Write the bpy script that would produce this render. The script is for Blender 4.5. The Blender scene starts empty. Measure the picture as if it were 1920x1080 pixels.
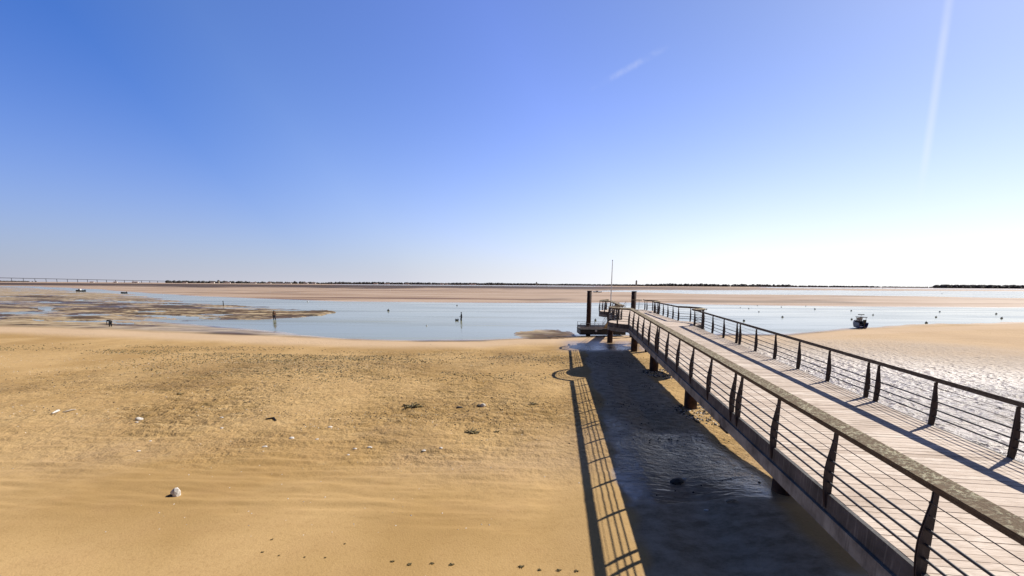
import bpy, bmesh, math, random
import numpy as np
from mathutils import Vector, Matrix
R = math.radians
rng = random.Random(7)
sc = bpy.context.scene
col = sc.collection
CAMZ = 6.6                      # metres above low water (water level is z = 0)

# ------------------------------------------------------------------ camera
F, PIT, ROLL, CY = 800.0, .155, .0067, 658.5
cam = bpy.data.cameras.new('camera'); camo = bpy.data.objects.new('camera', cam); col.objects.link(camo)
cam.sensor_width = 36; cam.lens = F / 1920 * 36
cam.shift_y = (CY - 540) / 1920
cam.clip_start = .1; cam.clip_end = 20000
camo.matrix_world = Matrix.Translation((0, 0, CAMZ)) @ Matrix.Rotation(R(90) - PIT, 4, 'X') @ Matrix.Rotation(ROLL, 4, 'Z')
sc.camera = camo

cP, sP, cR, sR = math.cos(PIT), math.sin(PIT), math.cos(ROLL), math.sin(ROLL)
def project(x, y, z):           # world -> photo pixel (1920 wide), numpy friendly
    z = z - CAMZ
    d = y * cP - z * sP; u = y * sP + z * cP
    X = F * x / d; Y = -F * u / d
    return 960 + cR * X - sR * Y, CY + sR * X + cR * Y
def ray(px, py):
    a, b = px - 960, py - CY
    X = (cR * a + sR * b) / F; Y = (-sR * a + cR * b) / F
    return Vector((X, cP - Y * sP, -sP - Y * cP))
def on_level(px, py, z=0.0):    # a point of the photo, put on a horizontal level
    r = ray(px, py); t = (z - CAMZ) / r.z
    return Vector((r.x * t, r.y * t, z))
def at_depth(px, py, y):
    r = ray(px, py); t = y / r.y
    return Vector((r.x * t, y, r.z * t + CAMZ))

# ------------------------------------------------------------------ object helpers
def tag(o, label=None, cat=None, group=None, kind=None):
    if label: o['label'] = label
    if cat: o['category'] = cat
    if group: o['group'] = group
    if kind: o['kind'] = kind
    return o
def empty(name, loc, rz=0, parent=None):
    o = bpy.data.objects.new(name, None); col.objects.link(o)
    o.location = loc; o.rotation_euler = (0, 0, rz); o.parent = parent; o.empty_display_size = .3
    return o
def link(name, me, parent=None, loc=(0, 0, 0), rz=0):
    o = bpy.data.objects.new(name, me); col.objects.link(o); o.parent = parent
    o.location = loc; o.rotation_euler = (0, 0, rz)
    return o
def copy_tree(o, parent=None):
    c = o.copy(); col.objects.link(c)
    if parent is not None: c.parent = parent
    for ch in list(o.children): copy_tree(ch, c)
    return c

class MB:
    """collects shapes, builds ONE mesh object"""
    def __init__(s): s.v = []; s.f = []; s.m = []; s.cur = 0; s.mats = []
    def mat(s, m):
        if m not in s.mats: s.mats.append(m)
        s.cur = s.mats.index(m); return s
    def add(s, vs, fs):
        b = len(s.v); s.v += [tuple(p) for p in vs]
        s.f += [tuple(b + i for i in f) for f in fs]; s.m += [s.cur] * len(fs)
    def box(s, x0, x1, y0, y1, z0, z1):
        s.add([(x0, y0, z0), (x1, y0, z0), (x1, y1, z0), (x0, y1, z0), (x0, y0, z1), (x1, y0, z1), (x1, y1, z1), (x0, y1, z1)],
              [(3, 2, 1, 0), (4, 5, 6, 7), (0, 1, 5, 4), (1, 2, 6, 5), (2, 3, 7, 6), (3, 0, 4, 7)])
    def tube(s, pts, r, n=8, r1=None, cap=True):
        pts = [Vector(p) for p in pts]; rings = []
        for i, p in enumerate(pts):
            t = (pts[min(i + 1, len(pts) - 1)] - pts[max(i - 1, 0)]).normalized()
            a = Vector((0, 0, 1)) if abs(t.z) < .9 else Vector((1, 0, 0))
            u = t.cross(a).normalized(); w = t.cross(u)
            rr = r if r1 is None else r + (r1 - r) * i / (len(pts) - 1)
            if isinstance(r, (list, tuple)): rr = r[i]
            rings.append([p + u * (rr * math.cos(k * 2 * math.pi / n)) + w * (rr * math.sin(k * 2 * math.pi / n)) for k in range(n)])
        s.loft(rings, cap, True)
    def loft(s, rings, cap=True, closed=True):
        n = len(rings[0]); vs = [p for r in rings for p in r]; fs = []
        for i in range(len(rings) - 1):
            for k in range(n if closed else n - 1):
                a, b = i * n + k, i * n + (k + 1) % n
                fs.append((a, b, b + n, a + n))
        if cap:
            fs.append(tuple(range(n))[::-1]); fs.append(tuple((len(rings) - 1) * n + k for k in range(n)))
        s.add(vs, fs)
    def build(s, name, m=None, parent=None, loc=(0, 0, 0), rz=0, smooth=False):
        me = bpy.data.meshes.new(name); me.from_pydata(s.v, [], s.f)
        for q in (s.mats or [m]): me.materials.append(q)
        if s.mats: me.polygons.foreach_set('material_index', s.m)
        bm = bmesh.new(); bm.from_mesh(me); bmesh.ops.recalc_face_normals(bm, faces=bm.faces); bm.to_mesh(me); bm.free()
        if smooth:
            me.polygons.foreach_set('use_smooth', [True] * len(me.polygons))
        me.update()
        return link(name, me, parent, loc, rz)

# ------------------------------------------------------------------ numpy noise
_tab = np.random.RandomState(3).rand(256, 256).astype(np.float32)
def vnoise(x, y):
    xi = np.floor(x).astype(np.int64); yi = np.floor(y).astype(np.int64)
    fx = (x - xi); fy = (y - yi)
    fx = fx * fx * (3 - 2 * fx); fy = fy * fy * (3 - 2 * fy)
    a = _tab[xi & 255, yi & 255]; b = _tab[(xi + 1) & 255, yi & 255]
    c = _tab[xi & 255, (yi + 1) & 255]; d = _tab[(xi + 1) & 255, (yi + 1) & 255]
    return (a * (1 - fx) + b * fx) * (1 - fy) + (c * (1 - fx) + d * fx) * fy
def fbm(x, y, sc_, octv=3, off=0.0):
    s = 0; amp = 1; tot = 0; f = 1 / sc_
    for o in range(octv):
        s = s + amp * vnoise(x * f + 17.3 * o + off, y * f + 9.1 * o - off); tot += amp; amp *= .5; f *= 2.03
    return s / tot - .5
def sstep(a, b, x):
    t = np.clip((x - a) / (b - a), 0, 1); return t * t * (3 - 2 * t)

# ------------------------------------------------------------------ materials
def new_mat(name):
    m = bpy.data.materials.new(name); m.use_nodes = True
    nt = m.node_tree; b = nt.nodes['Principled BSDF']
    return m, nt, b
def N(nt, t, **kw):
    n = nt.nodes.new(t)
    for k, v in kw.items(): setattr(n, k, v)
    return n
def setin(n, **kw):
    for k, v in kw.items(): n.inputs[k.replace('_', ' ')].default_value = v
def noise(nt, co, scale, detail=3, rough=.55, dist=0):
    n = N(nt, 'ShaderNodeTexNoise'); setin(n, Scale=scale, Detail=detail, Roughness=rough, Distortion=dist)
    if co is not None: nt.links.new(co, n.inputs['Vector'])
    return n.outputs['Fac']
def ramp(nt, fac, stops):
    r = N(nt, 'ShaderNodeValToRGB'); e = r.color_ramp.elements
    while len(e) < len(stops): e.new(.5)
    for i, (p, c) in enumerate(stops):
        e[i].position = p; e[i].color = (c[0], c[1], c[2], 1) if not isinstance(c, float) else (c, c, c, 1)
    nt.links.new(fac, r.inputs['Fac']); return r.outputs['Color']
def mix(nt, fac, a, b, blend='MIX'):
    n = N(nt, 'ShaderNodeMix', data_type='RGBA', blend_type=blend)
    for sock, v in ((n.inputs['Factor'], fac), (n.inputs['A'], a), (n.inputs['B'], b)):
        if hasattr(v, 'is_output'): nt.links.new(v, sock)
        elif sock.type == 'VALUE': sock.default_value = v
        else: sock.default_value = (v[0], v[1], v[2], 1)
    return n.outputs['Result']
def math_(nt, op, a, b=0.0):
    n = N(nt, 'ShaderNodeMath', operation=op)
    for i, v in enumerate((a, b)):
        if hasattr(v, 'is_output'): nt.links.new(v, n.inputs[i])
        else: n.inputs[i].default_value = v
    return n.outputs[0]
def coords(nt, which='Object', scale=None):
    t = N(nt, 'ShaderNodeTexCoord'); o = t.outputs[which]
    if scale:
        mp = N(nt, 'ShaderNodeMapping'); mp.inputs['Scale'].default_value = scale
        nt.links.new(o, mp.inputs['Vector']); o = mp.outputs['Vector']
    return o
def bump(nt, b, h, strength=.5, dist=.02, normal=None):
    n = N(nt, 'ShaderNodeBump'); setin(n, Strength=strength, Distance=dist)
    nt.links.new(h, n.inputs['Height'])
    if normal is not None: nt.links.new(normal, n.inputs['Normal'])
    if b is not None: nt.links.new(n.outputs['Normal'], b.inputs['Normal'])
    return n.outputs['Normal']
def attr(nt, name):
    a = N(nt, 'ShaderNodeAttribute'); a.attribute_name = name; return a.outputs['Fac']

def noise_warp(nt, co, scale, amt):
    n = N(nt, 'ShaderNodeTexNoise'); setin(n, Scale=scale, Detail=2); nt.links.new(co, n.inputs['Vector'])
    a = N(nt, 'ShaderNodeVectorMath', operation='MULTIPLY_ADD'); nt.links.new(n.outputs['Color'], a.inputs[0]); a.inputs[1].default_value = (amt * 4,) * 3; nt.links.new(co, a.inputs[2])
    return a.outputs[0]
def simple(name, c, rough=.7, c2=None, scale=6, metal=0, bmp=0, spec=.5, bscale=None):
    m, nt, b = new_mat(name); setin(b, Roughness=rough, Metallic=metal)
    b.inputs['Specular IOR Level'].default_value = spec
    co = coords(nt)
    if c2 is None: c2 = tuple(k * .7 for k in c)
    f = noise(nt, co, scale, 4, .6)
    cc = ramp(nt, f, [(.3, c2), (.7, c)]); nt.links.new(cc, b.inputs['Base Color'])
    if bmp: bump(nt, b, noise(nt, co, bscale or scale * 4, 3), bmp, .02)
    return m

def sand_material():
    m, nt, b = new_mat('sand'); L = nt.links.new
    co = coords(nt)
    wet, weed, rip, pock, lumpy, damp, mud = (attr(nt, k) for k in ('wet', 'weed', 'ripple', 'pock', 'lump', 'damp', 'mud'))
    n1 = noise(nt, co, .11, 4, .55); n2 = noise(nt, co, .9, 4, .6); n3 = noise(nt, co, 9, 3, .6); n4 = noise(nt, co, 60, 2)
    dry = ramp(nt, n1, [(.42, SAND_A), (.58, SAND_B)])
    dry = mix(nt, math_(nt, 'MULTIPLY', ramp(nt, n2, [(.45, 0.), (.75, 1.)]), .35), dry, SAND_C)
    dry = mix(nt, math_(nt, 'MULTIPLY', ramp(nt, n3, [(.5, 0.), (.72, 1.)]), .35), dry, SAND_D)
    dry = mix(nt, math_(nt, 'MULTIPLY', n4, .25), dry, SAND_D)
    wetc = mix(nt, n2, (.30, .205, .125), (.38, .265, .165))
    mot = noise(nt, coords(nt, 'Object', (.55, 1.5, 1)), 1.7, 6, .72)
    dry = mix(nt, math_(nt, 'MULTIPLY', math_(nt, 'MULTIPLY', ramp(nt, mot, [(.50, 0.), (.64, 1.)]), pock), .50), dry, (.25, .17, .065))
    dry = mix(nt, math_(nt, 'MULTIPLY', math_(nt, 'MULTIPLY', ramp(nt, mot, [(.34, 1.), (.46, 0.)]), pock), .45), dry, (.66, .47, .23))
    dry = mix(nt, math_(nt, 'MULTIPLY', attr(nt, 'pale'), .8), dry, (.60, .43, .275))
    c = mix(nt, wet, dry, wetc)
    mudc = ramp(nt, noise(nt, coords(nt, 'Object', (.5, 1.4, 1)), .5, 5, .65), [(.35, (.20, .135, .07)), (.48, (.36, .26, .145)), (.60, (.50, .39, .24))])
    c = mix(nt, mud, c, mudc)
    farn = noise(nt, coords(nt, 'Object', (.12, 1, 1)), .045, 5, .65)
    farc = ramp(nt, farn, [(.36, (.17, .095, .055)), (.44, (.36, .235, .14)), (.54, (.52, .385, .27)), (.62, (.42, .29, .175)), (.70, (.26, .17, .10))])
    c = mix(nt, attr(nt, 'far'), c, farc)
    c = mix(nt, math_(nt, 'MULTIPLY', damp, .9), c, ramp(nt, noise(nt, coords(nt, 'Object', (1, 1.5, 1)), 1.9, 5, .7), [(.36, (.20, .16, .11)), (.52, (.38, .305, .22)), (.66, (.50, .41, .30))]))  # damp sand greyed within the deck's shadow, its shade painted in
    c = mix(nt, math_(nt, 'MULTIPLY', lumpy, .7), c, (.46, .385, .31))
    weedc = ramp(nt, noise(nt, co, .35, 4, .7), [(.35, (.04, .036, .016)), (.55, (.10, .055, .03)), (.75, (.17, .12, .055))])
    wf = math_(nt, 'MULTIPLY', weed, 1.0)
    c = mix(nt, wf, c, weedc)
    L(c, b.inputs['Base Color'])
    rr = N(nt, 'ShaderNodeMapRange'); L(wet, rr.inputs['Value']); rr.inputs['To Min'].default_value = .9; rr.inputs['To Max'].default_value = .16
    L(math_(nt, 'ADD', rr.outputs[0], math_(nt, 'MULTIPLY', lumpy, .04)), b.inputs['Roughness'])
    b.inputs['IOR'].default_value = 1.33
    sp = N(nt, 'ShaderNodeMapRange'); L(wet, sp.inputs['Value']); sp.inputs['To Min'].default_value = .2; sp.inputs['To Max'].default_value = .62
    L(math_(nt, 'ADD', sp.outputs[0], math_(nt, 'MULTIPLY', lumpy, .6)), b.inputs['Specular IOR Level'])
    # grain, pock marks and ripples
    h1 = math_(nt, 'MULTIPLY', noise(nt, co, 3.1, 5, .62), pock)
    nrm = bump(nt, None, h1, 1.0, .24)
    h2 = noise(nt, co, 22, 3, .6)
    gs = math_(nt, 'MULTIPLY', h2, math_(nt, 'SUBTRACT', 1.02, wet))
    nrm = bump(nt, None, gs, .55, .018, nrm)
    cw = coords(nt, 'Object', (.7, 2.6, 1))
    h3 = math_(nt, 'MULTIPLY', noise(nt, cw, 2.0, 3, .5, .6), rip)
    nrm = bump(nt, None, h3, .5, .06, nrm)
    vo = N(nt, 'ShaderNodeTexVoronoi', feature='SMOOTH_F1'); setin(vo, Scale=3.4, Smoothness=.4); L(noise_warp(nt, co, 1.5, .12), vo.inputs['Vector'])
    h4 = math_(nt, 'MULTIPLY', math_(nt, 'ADD', vo.outputs['Distance'], math_(nt, 'MULTIPLY', noise(nt, co, 9, 2), .35)), lumpy)
    bump(nt, b, h4, 1.0, .17, nrm)
    return m
SAND_A, SAND_B, SAND_C, SAND_D = (.43, .27, .105), (.57, .375, .165), (.42, .25, .11), (.33, .195, .075)

def water_material():
    m, nt, b = new_mat('water'); L = nt.links.new
    setin(b, Roughness=.10, IOR=1.333)
    co = coords(nt, 'Object', (.25, .9, 1))
    n1 = noise(nt, co, .05, 3, .6)
    c = ramp(nt, n1, [(.35, (.22, .225, .13)), (.65, (.32, .315, .20))]); L(c, b.inputs['Base Color'])
    r2 = ramp(nt, noise(nt, coords(nt, 'Object', (.15, 1, 1)), .09, 4, .65), [(.4, .08), (.65, .24)]); L(r2, b.inputs['Roughness'])
    h = noise(nt, coords(nt, 'Object', (.6, 1.6, 1)), 1.3, 4, .6)
    bump(nt, b, h, .10, .03)
    return m

def wood_deck_material():
    m, nt, b = new_mat('deck_timber'); L = nt.links.new
    co = coords(nt); tone = attr(nt, 'tone')
    g = noise(nt, coords(nt, 'Object', (2.5, 26, 8)), 2.2, 4, .6)
    c = ramp(nt, tone, [(0., (.56, .445, .35)), (.5, (.72, .59, .475)), (1., (.82, .70, .58))])
    c = mix(nt, math_(nt, 'MULTIPLY', ramp(nt, g, [(.45, 0.), (.65, 1.)]), .55), c, (.42, .31, .22))
    st = ramp(nt, noise(nt, co, 1.3, 6, .72), [(.46, 0.), (.66, 1.)])
    c = mix(nt, math_(nt, 'MULTIPLY', st, .6), c, (.40, .30, .22))
    L(c, b.inputs['Base Color']); setin(b, Roughness=.8); b.inputs['Specular IOR Level'].default_value = .25
    bump(nt, b, g, .5, .006)
    return m

def lichen_rail_material():
    m, nt, b = new_mat('lichen_timber'); L = nt.links.new
    co = coords(nt)
    g = noise(nt, coords(nt, 'Object', (30, 3, 30)), 2, 4, .6)
    base = ramp(nt, g, [(.35, (.05, .035, .025)), (.7, (.15, .11, .075))])
    # lichen grows on the upward face
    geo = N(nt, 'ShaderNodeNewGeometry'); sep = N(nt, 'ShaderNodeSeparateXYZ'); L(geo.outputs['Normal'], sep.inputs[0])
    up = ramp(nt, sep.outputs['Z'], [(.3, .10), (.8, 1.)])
    spots = ramp(nt, noise(nt, co, 21, 5, .72), [(.47, 0.), (.57, 1.)])
    patch = ramp(nt, noise(nt, co, 4.5, 5, .7), [(.36, 0.), (.56, 1.)])
    f = math_(nt, 'MULTIPLY', math_(nt, 'MULTIPLY', spots, patch), up)
    lc = mix(nt, noise(nt, co, 9, 2), (.74, .65, .45), (.46, .41, .25))
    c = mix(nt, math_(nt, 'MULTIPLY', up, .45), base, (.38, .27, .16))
    c = mix(nt, f, c, lc)
    L(c, b.inputs['Base Color']); setin(b, Roughness=.9); b.inputs['Specular IOR Level'].default_value = .2
    bump(nt, b, math_(nt, 'ADD', f, g), .6, .01)
    return m

def streaked(name, c, c2, streak=(.42, .40, .36), amt=.35, rough=.8):
    m, nt, b = new_mat(name); L = nt.links.new
    co = coords(nt)
    n1 = noise(nt, co, 2.2, 4, .6)
    cc = ramp(nt, n1, [(.35, c2), (.68, c)])
    s = ramp(nt, noise(nt, coords(nt, 'Object', (14, 14, .8)), 1.6, 4, .65), [(.52, 0.), (.72, 1.)])
    cc = mix(nt, math_(nt, 'MULTIPLY', s, amt), cc, streak)
    L(cc, b.inputs['Base Color']); setin(b, Roughness=rough); b.inputs['Specular IOR Level'].default_value = .25
    bump(nt, b, noise(nt, co, 18, 4), .3, .01)
    return m

M = {}
M['sand'] = sand_material(); M['water'] = water_material(); M['deck'] = wood_deck_material(); M['rail'] = lichen_rail_material()
M['fascia'] = streaked('weathered_fascia', (.125, .115, .11), (.055, .052, .05))
M['ledge'] = streaked('concrete_ledge', (.34, .33, .29), (.13, .12, .105), (.06, .055, .05), .5)
M['post'] = streaked('post_steel', (.085, .062, .058), (.035, .026, .028), (.17, .15, .13), .3, .6)
M['bar'] = simple('bar_steel', (.04, .035, .035), .5, (.02, .017, .017))
M['cable'] = simple('cable_steel', (.16, .13, .10), .45, (.08, .06, .05), metal=.3)
M['under'] = simple('underframe_timber', (.07, .055, .045), .9, (.03, .025, .02))
M['pile'] = streaked('rusty_pile', (.10, .05, .032), (.03, .018, .015), (.16, .075, .035), .4, .8)
M['white'] = simple('white_paint', (.78, .78, .75), .5, (.66, .66, .62))
M['hulldark'] = simple('dark_hull', (.03, .03, .035), .5, (.018, .018, .02), bmp=.2)
M['galv'] = simple('galvanised_steel', (.45, .46, .48), .45, (.32, .33, .35), metal=.5)
M['concrete'] = simple('concrete', (.36, .33, .28), .9, (.24, .22, .18), 2, bmp=.3)
M['blue'] = simple('blue_hull_paint', (.02, .035, .16), .35, (.014, .025, .11))
M['glass'] = simple('dark_glass', (.03, .04, .05), .1)
M['orange'] = simple('orange_plastic', (.55, .16, .05), .5)
M['blackp'] = simple('dark_plastic', (.02, .02, .022), .5)
M['greyp'] = simple('grey_plastic', (.30, .31, .33), .5)
M['wood'] = simple('bleached_wood', (.50, .42, .32), .85, (.30, .24, .17), 12, bmp=.4)
M['shell'] = simple('pale_shell', (.78, .74, .66), .6, (.55, .48, .40), 14, bmp=.4)
M['stone'] = simple('pale_stone', (.80, .77, .70), .85, (.45, .38, .30), 5, bmp=.7)
M['dstone'] = simple('dark_stone', (.10, .085, .065), .9, (.045, .04, .03), 5, bmp=.7)
M['weed'] = simple('seaweed', (.24, .18, .06), .7, (.06, .045, .018), 8, bmp=.5)
M['treeleaf'] = simple('far_foliage', (.075, .072, .065), .9, (.045, .043, .042), .05)
M['trunk'] = simple('tree_trunk', (.08, .06, .045), .9)
M['housewall'] = simple('pale_render', (.72, .68, .62), .9, (.60, .56, .50), .2)
M['roof'] = simple('clay_tiles', (.36, .19, .13), .9, (.26, .14, .10), .5)
M['skin'] = simple('skin', (.42, .25, .18), .6)
M['darkcloth'] = simple('dark_cloth', (.022, .022, .028), .9, (.012, .012, .016))
M['browncloth'] = simple('brown_cloth', (.26, .12, .06), .9, (.16, .07, .04))
M['navycloth'] = simple('navy_cloth', (.04, .04, .06), .9, (.02, .02, .035))
M['bridge'] = simple('bridge_concrete', (.10, .10, .115), .9, (.07, .07, .085), .02)

# ------------------------------------------------------------------ ground sheet
def hor_y(px): return 533.5 + .0067 * (px - 960)
def curve(px, pts):
    xs = np.array([p[0] for p in pts], float); ys = np.array([p[1] - hor_y(p[0]) for p in pts], float)
    return np.interp(px, xs, ys)
# water's edge of the near beach, far sandbank and tidal flat, read off the photo and laid on the ground
NEAR = [(-400, 595), (240, 601), (330, 606), (400, 611), (470, 617), (560, 626), (650, 634), (750, 637), (900, 637), (985, 632), (1060, 629), (1150, 628), (1300, 627), (1480, 625), (1560, 618), (1610, 614.5), (1700, 609), (1800, 606), (1920, 603), (2400, 597)]
SAND_EDGE = [(-400, 606), (0, 612), (150, 618), (300, 624), (420, 628), (560, 632), (650, 636), (750, 639), (900, 639), (985, 634), (1150, 630), (1480, 627), (1610, 616), (1920, 605)]
FAR = [(-400, 533), (60, 537), (180, 543), (300, 551), (380, 556), (480, 560), (640, 566), (960, 568), (1100, 568), (1200, 567), (1300, 571), (1420, 573), (1560, 575), (1920, 577)]
FLAT_T = [(-400, 534), (0, 538), (110, 543), (200, 550), (250, 554), (300, 560), (400, 571), (480, 575), (560, 578), (640, 582), (672, 584)]
FLAT_B = [(-400, 604), (240, 604), (300, 602), (400, 600), (480, 600), (560, 595), (640, 588), (672, 585)]
CREEK_T = [(1090, 546), (1200, 544), (1300, 544), (1500, 544), (1700, 545.5), (1920, 546)]
CREEK_B = [(1090, 547), (1200, 549), (1300, 552), (1500, 553.5), (1700, 556), (1920, 560)]

def ground_height(x, y):
    """height, wet, weed, ripple, pock for ground points (numpy arrays)"""
    r = np.hypot(x, y)
    px, py = project(x, np.maximum(y, 1.0), 0.0)
    v = py - hor_y(px)
    front = y > 20
    nz = fbm(x, y, 9, 4); nzf = fbm(x, y, 60, 4, 5.0); nzv = fbm(x, y, 300, 3, 2.0)
    jag = np.clip(r / 60, .3, 1.2)
    near_e = curve(px, NEAR) + fbm(x, y, 6, 3, 8.) * 5
    d1 = np.where(front, v - near_e, 200.0)
    h1 = np.where(d1 > 0, .56 * (1 - np.exp(-d1 / 26)), -.4 * (1 - np.exp(d1 / 6)))
    far_e = curve(px, FAR) + nzf * 3
    d2 = far_e - v
    h2 = np.where(d2 > 0, .35 * (1 - np.exp(-d2 / 3)), -.5 * (1 - np.exp(d2 / 3)))
    cr = np.minimum(v - curve(px, CREEK_T), curve(px, CREEK_B) - v) + nzf * 1.5
    h2 = np.where((px > 1090) & (cr > 0), np.minimum(h2, -.02 - .1 * cr), h2)
    sea2 = sstep(4.0, 3.0, v) * sstep(1300, 1600, px) + sstep(3.2, 2.6, v) * sstep(1300, 900, px) * sstep(500, 800, px)
    h2 = h2 - .8 * sea2
    ft, fb = curve(px, FLAT_T), curve(px, FLAT_B)
    inx = sstep(690, 600, px)
    d3 = np.minimum(v - ft, fb - v) + nz * 6 - 16 * (1 - inx)
    strips = fbm(x * .45 + y * .3, y * 1.0, 7, 4, 3.0)
    h3 = np.where(d3 > 0, .10 * (1 - np.exp(-d3 / 3)) + strips * .55 + fbm(x, y, 1.4, 3, 9.) * .16 + .015, -.4 * (1 - np.exp(d3 / 4)))
    ed = fbm(x * .5, y * 1.2, 2.6, 4, 61.) * 1.9
    def spots(lst):
        m = np.full_like(x, -9.0)
        for cx_, cy_, rx, ry in lst:
            sl_ = cy_ + (px - cx_) * .03
            m = np.maximum(m, 1 - np.sqrt(((px - cx_) / rx) ** 2 + ((py - sl_) / ry) ** 2) + ed)
        return m
    pools = spots(((85, 580, 34, 6), (70, 600, 26, 3), (200, 604, 130, 4.5), (340, 594, 120, 6), (290, 584, 70, 3.5), (400, 606, 80, 3.5), (150, 563, 50, 2), (250, 566, 70, 2.5), (20, 588, 40, 2.5), (330, 571, 60, 2)))
    h3 = np.where((pools > .42) & (r < 260), np.minimum(h3, -.03 - .1 * np.minimum(pools, 1)), h3)
    h1 = np.where((pools > .42) & (d1 < 12) & (px < 560), np.minimum(h1, -.02), h1)
    banks = spots(((60, 556, 90, 5), (130, 568, 110, 6), (220, 577, 110, 5), (330, 577, 70, 4), (440, 583, 80, 4), (390, 590, 110, 4), (560, 582, 90, 3.5), (60, 611, 90, 3), (250, 612, 80, 3), (430, 614, 60, 3.5), (170, 590, 60, 3), (20, 570, 50, 3)))
    mb_ = 1 - ((px - 1015) / 62) ** 2 - ((py - 627) / 10.5) ** 2 + nz * 1.4
    h1 = np.where((mb_ > 0) & front & (r < 80), np.maximum(h1, .10 * np.minimum(mb_ * 2, 1) + fbm(x, y, 1.2, 3, 2.) * .2), h1)
    h = np.maximum(np.maximum(h1, np.where(front, h2, -1)), h3)
    # zones
    beach = np.where(front, sstep(-3, 6, v - curve(px, SAND_EDGE)), 1.0)
    right = sstep(0, 4, x - (9.0 + .1305 * y))
    # relief of the near beach
    u = x - (4.26 + .1305 * y)
    h = h + (.19 * sstep(-4.8, -2.4, u) * sstep(-.3, -1.8, u) - .08) * sstep(46, 20, y)
    pz = sstep(11.2, 15.5, y + nz * 4) * beach
    h = h + .45 * sstep(16.5, 8.5, y) * sstep(-1.6, 1.4, u) * sstep(9, 5, u) * (y > 0)
    calm = sstep(44, 36, r + nz * 6)
    pock = pz * (.25 + .75 * calm) * (.55 + .9 * sstep(-.15, .25, fbm(x, y, 5, 3, 11.)))
    rel = fbm(x * .6, y * 1.3, .55, 3, 1.) * .15 * pock * sstep(60, 30, r) + fbm(x * .45, y, 1.6, 3, 4.) * .10 * beach * sstep(8, 14, r) + fbm(x * .35, y, 3.2, 2, 6.) * .05 * beach * sstep(26, 9, r)
    rel = rel + fbm(x * .3 + y * .15, y * 2.0, .55, 3, 51.) * .13 * sstep(9.5, 11.5, y + nz * 3) * sstep(18, 14, y + nz * 4) * beach * (1 - right)
    lump = right * sstep(15, 20, r) * sstep(76, 46, r + nz * 20) * sstep(10, 15, x) * beach
    lfb = fbm(x, y, .5, 2, 21.)
    rel = rel + lump * (lfb * .17)
    under = sstep(-5.2, -4.2, u) * sstep(4.5, 3, u) * (y > 0)
    rel = rel * (1 - .78 * under) + under * fbm(x, y * 1.4, .5, 3, 81.) * .07 * sstep(15, 20, y) * sstep(-2.3, -1.6, u)
    h = h + rel * sstep(-.02, .1, h)
    un = u + .9 * fbm(x, y, 1.6, 3, 40.)
    pool = sstep(-2.8, -2.4, un) * sstep(2.2, 1.2, un) * sstep(.35, .65, sstep(9.4, 12.4, y) + 1.1 * fbm(x, y * 1.3, 1.3, 4, 71.)) * sstep(19.5, 15.0, y + 5 * fbm(x, y, 2.0, 3, 72.))
    pool2 = sstep(-1.0, -.4, un) * sstep(2.6, 1.8, un) * sstep(5.2, 5.8, y) * sstep(8.2, 7.4, y + nz)
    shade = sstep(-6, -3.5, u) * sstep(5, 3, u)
    damp = sstep(-2.75, -2.35, un) * sstep(1.7, 1.1, un) * sstep(46, 40, y) * (.85 + .5 * nz)  # damp tone cut to the deck's shadow outline; shade put into the colour
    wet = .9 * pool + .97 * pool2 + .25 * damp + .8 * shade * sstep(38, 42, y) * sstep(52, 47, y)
    wet = wet + .42 * (1 - right) * sstep(11.5, 14.5, y) * sstep(21, 16, y) * sstep(-.25, .2, nz)
    wet = wet + lump * .86 * sstep(62, 34, r)
    margin = np.where(front, 1 - beach, 0)
    wet = wet + margin * .62 * sstep(110, 70, r) + .30 * (h > -.5) * sstep(100, 150, r)
    wet = wet * (1 - .7 * ((mb_ > -.1) & (r < 80) & front))
    wet = np.clip(wet + sstep(.12, .02, h) * .4, 0, 1)
    mud = np.clip(margin * sstep(-6, 4, v - curve(px, FLAT_T)) * sstep(760, 640, px) + margin * sstep(90, 70, r) * sstep(640, 760, px) * (v > 50), 0, 1) * front
    weed = np.where((v > 2.6) & (v < 11) & front, sstep(2.6, 3.6, v) * sstep(9.8, 7.4, v + nzf * 7 + nzv * 5), 0) * sstep(1700, 1000, px)
    fw = fbm(x * .4 + y * .4, y * 1.3, 2.2, 5, 14.) * 1.25
    weed = np.maximum(weed, .95 * sstep(-.05, .07, strips * .5 + fw * 1.0 + .2 * nz) * (h3 >= h - 1e-4) * (d3 > 0) * front * sstep(320, 150, r))
    weed = np.maximum(weed, np.where(front & (r < 300) & (px < 760), .95 * sstep(.15, .5, banks), 0) * (h > .0))
    weed = np.maximum(weed, (mb_ > -.1) * (r < 80) * front * .9 * sstep(-.15, .1, nz + .1))
    weed = np.maximum(weed, .95 * np.where(front, sstep(5, 1, np.abs(v - curve(px, SAND_EDGE) - .3)), 0) * sstep(-.1, .2, nz) * sstep(120, 60, r))
    wr = sstep(.30, 0, np.abs(np.log(np.maximum(r, 1) / (35 + 3 * nz)))) * sstep(-.08, .2, fbm(x * .5, y, 2.5, 3, 33.))
    weed = np.maximum(weed, .28 * wr * beach * (1 - right))
    weed = np.maximum(weed, .5 * sstep(.1, .25, nzf) * sstep(110, 140, r) * sstep(-.05, .1, nzv))
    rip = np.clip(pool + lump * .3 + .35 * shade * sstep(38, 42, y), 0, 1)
    return h, wet, np.clip(weed, 0, 1), rip, np.clip(pock, 0, 1.3), lump, np.clip(damp, 0, 1), mud, sstep(110, 150, r) * front * sstep(-2, 2, curve(px, FLAT_T) - v + 800 * (px > 690)), np.where(front, beach * np.maximum(sstep(26, 12, v - curve(px, SAND_EDGE) + 8 * nz), .75 * right * sstep(22, 34, r)), 0.0)

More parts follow.
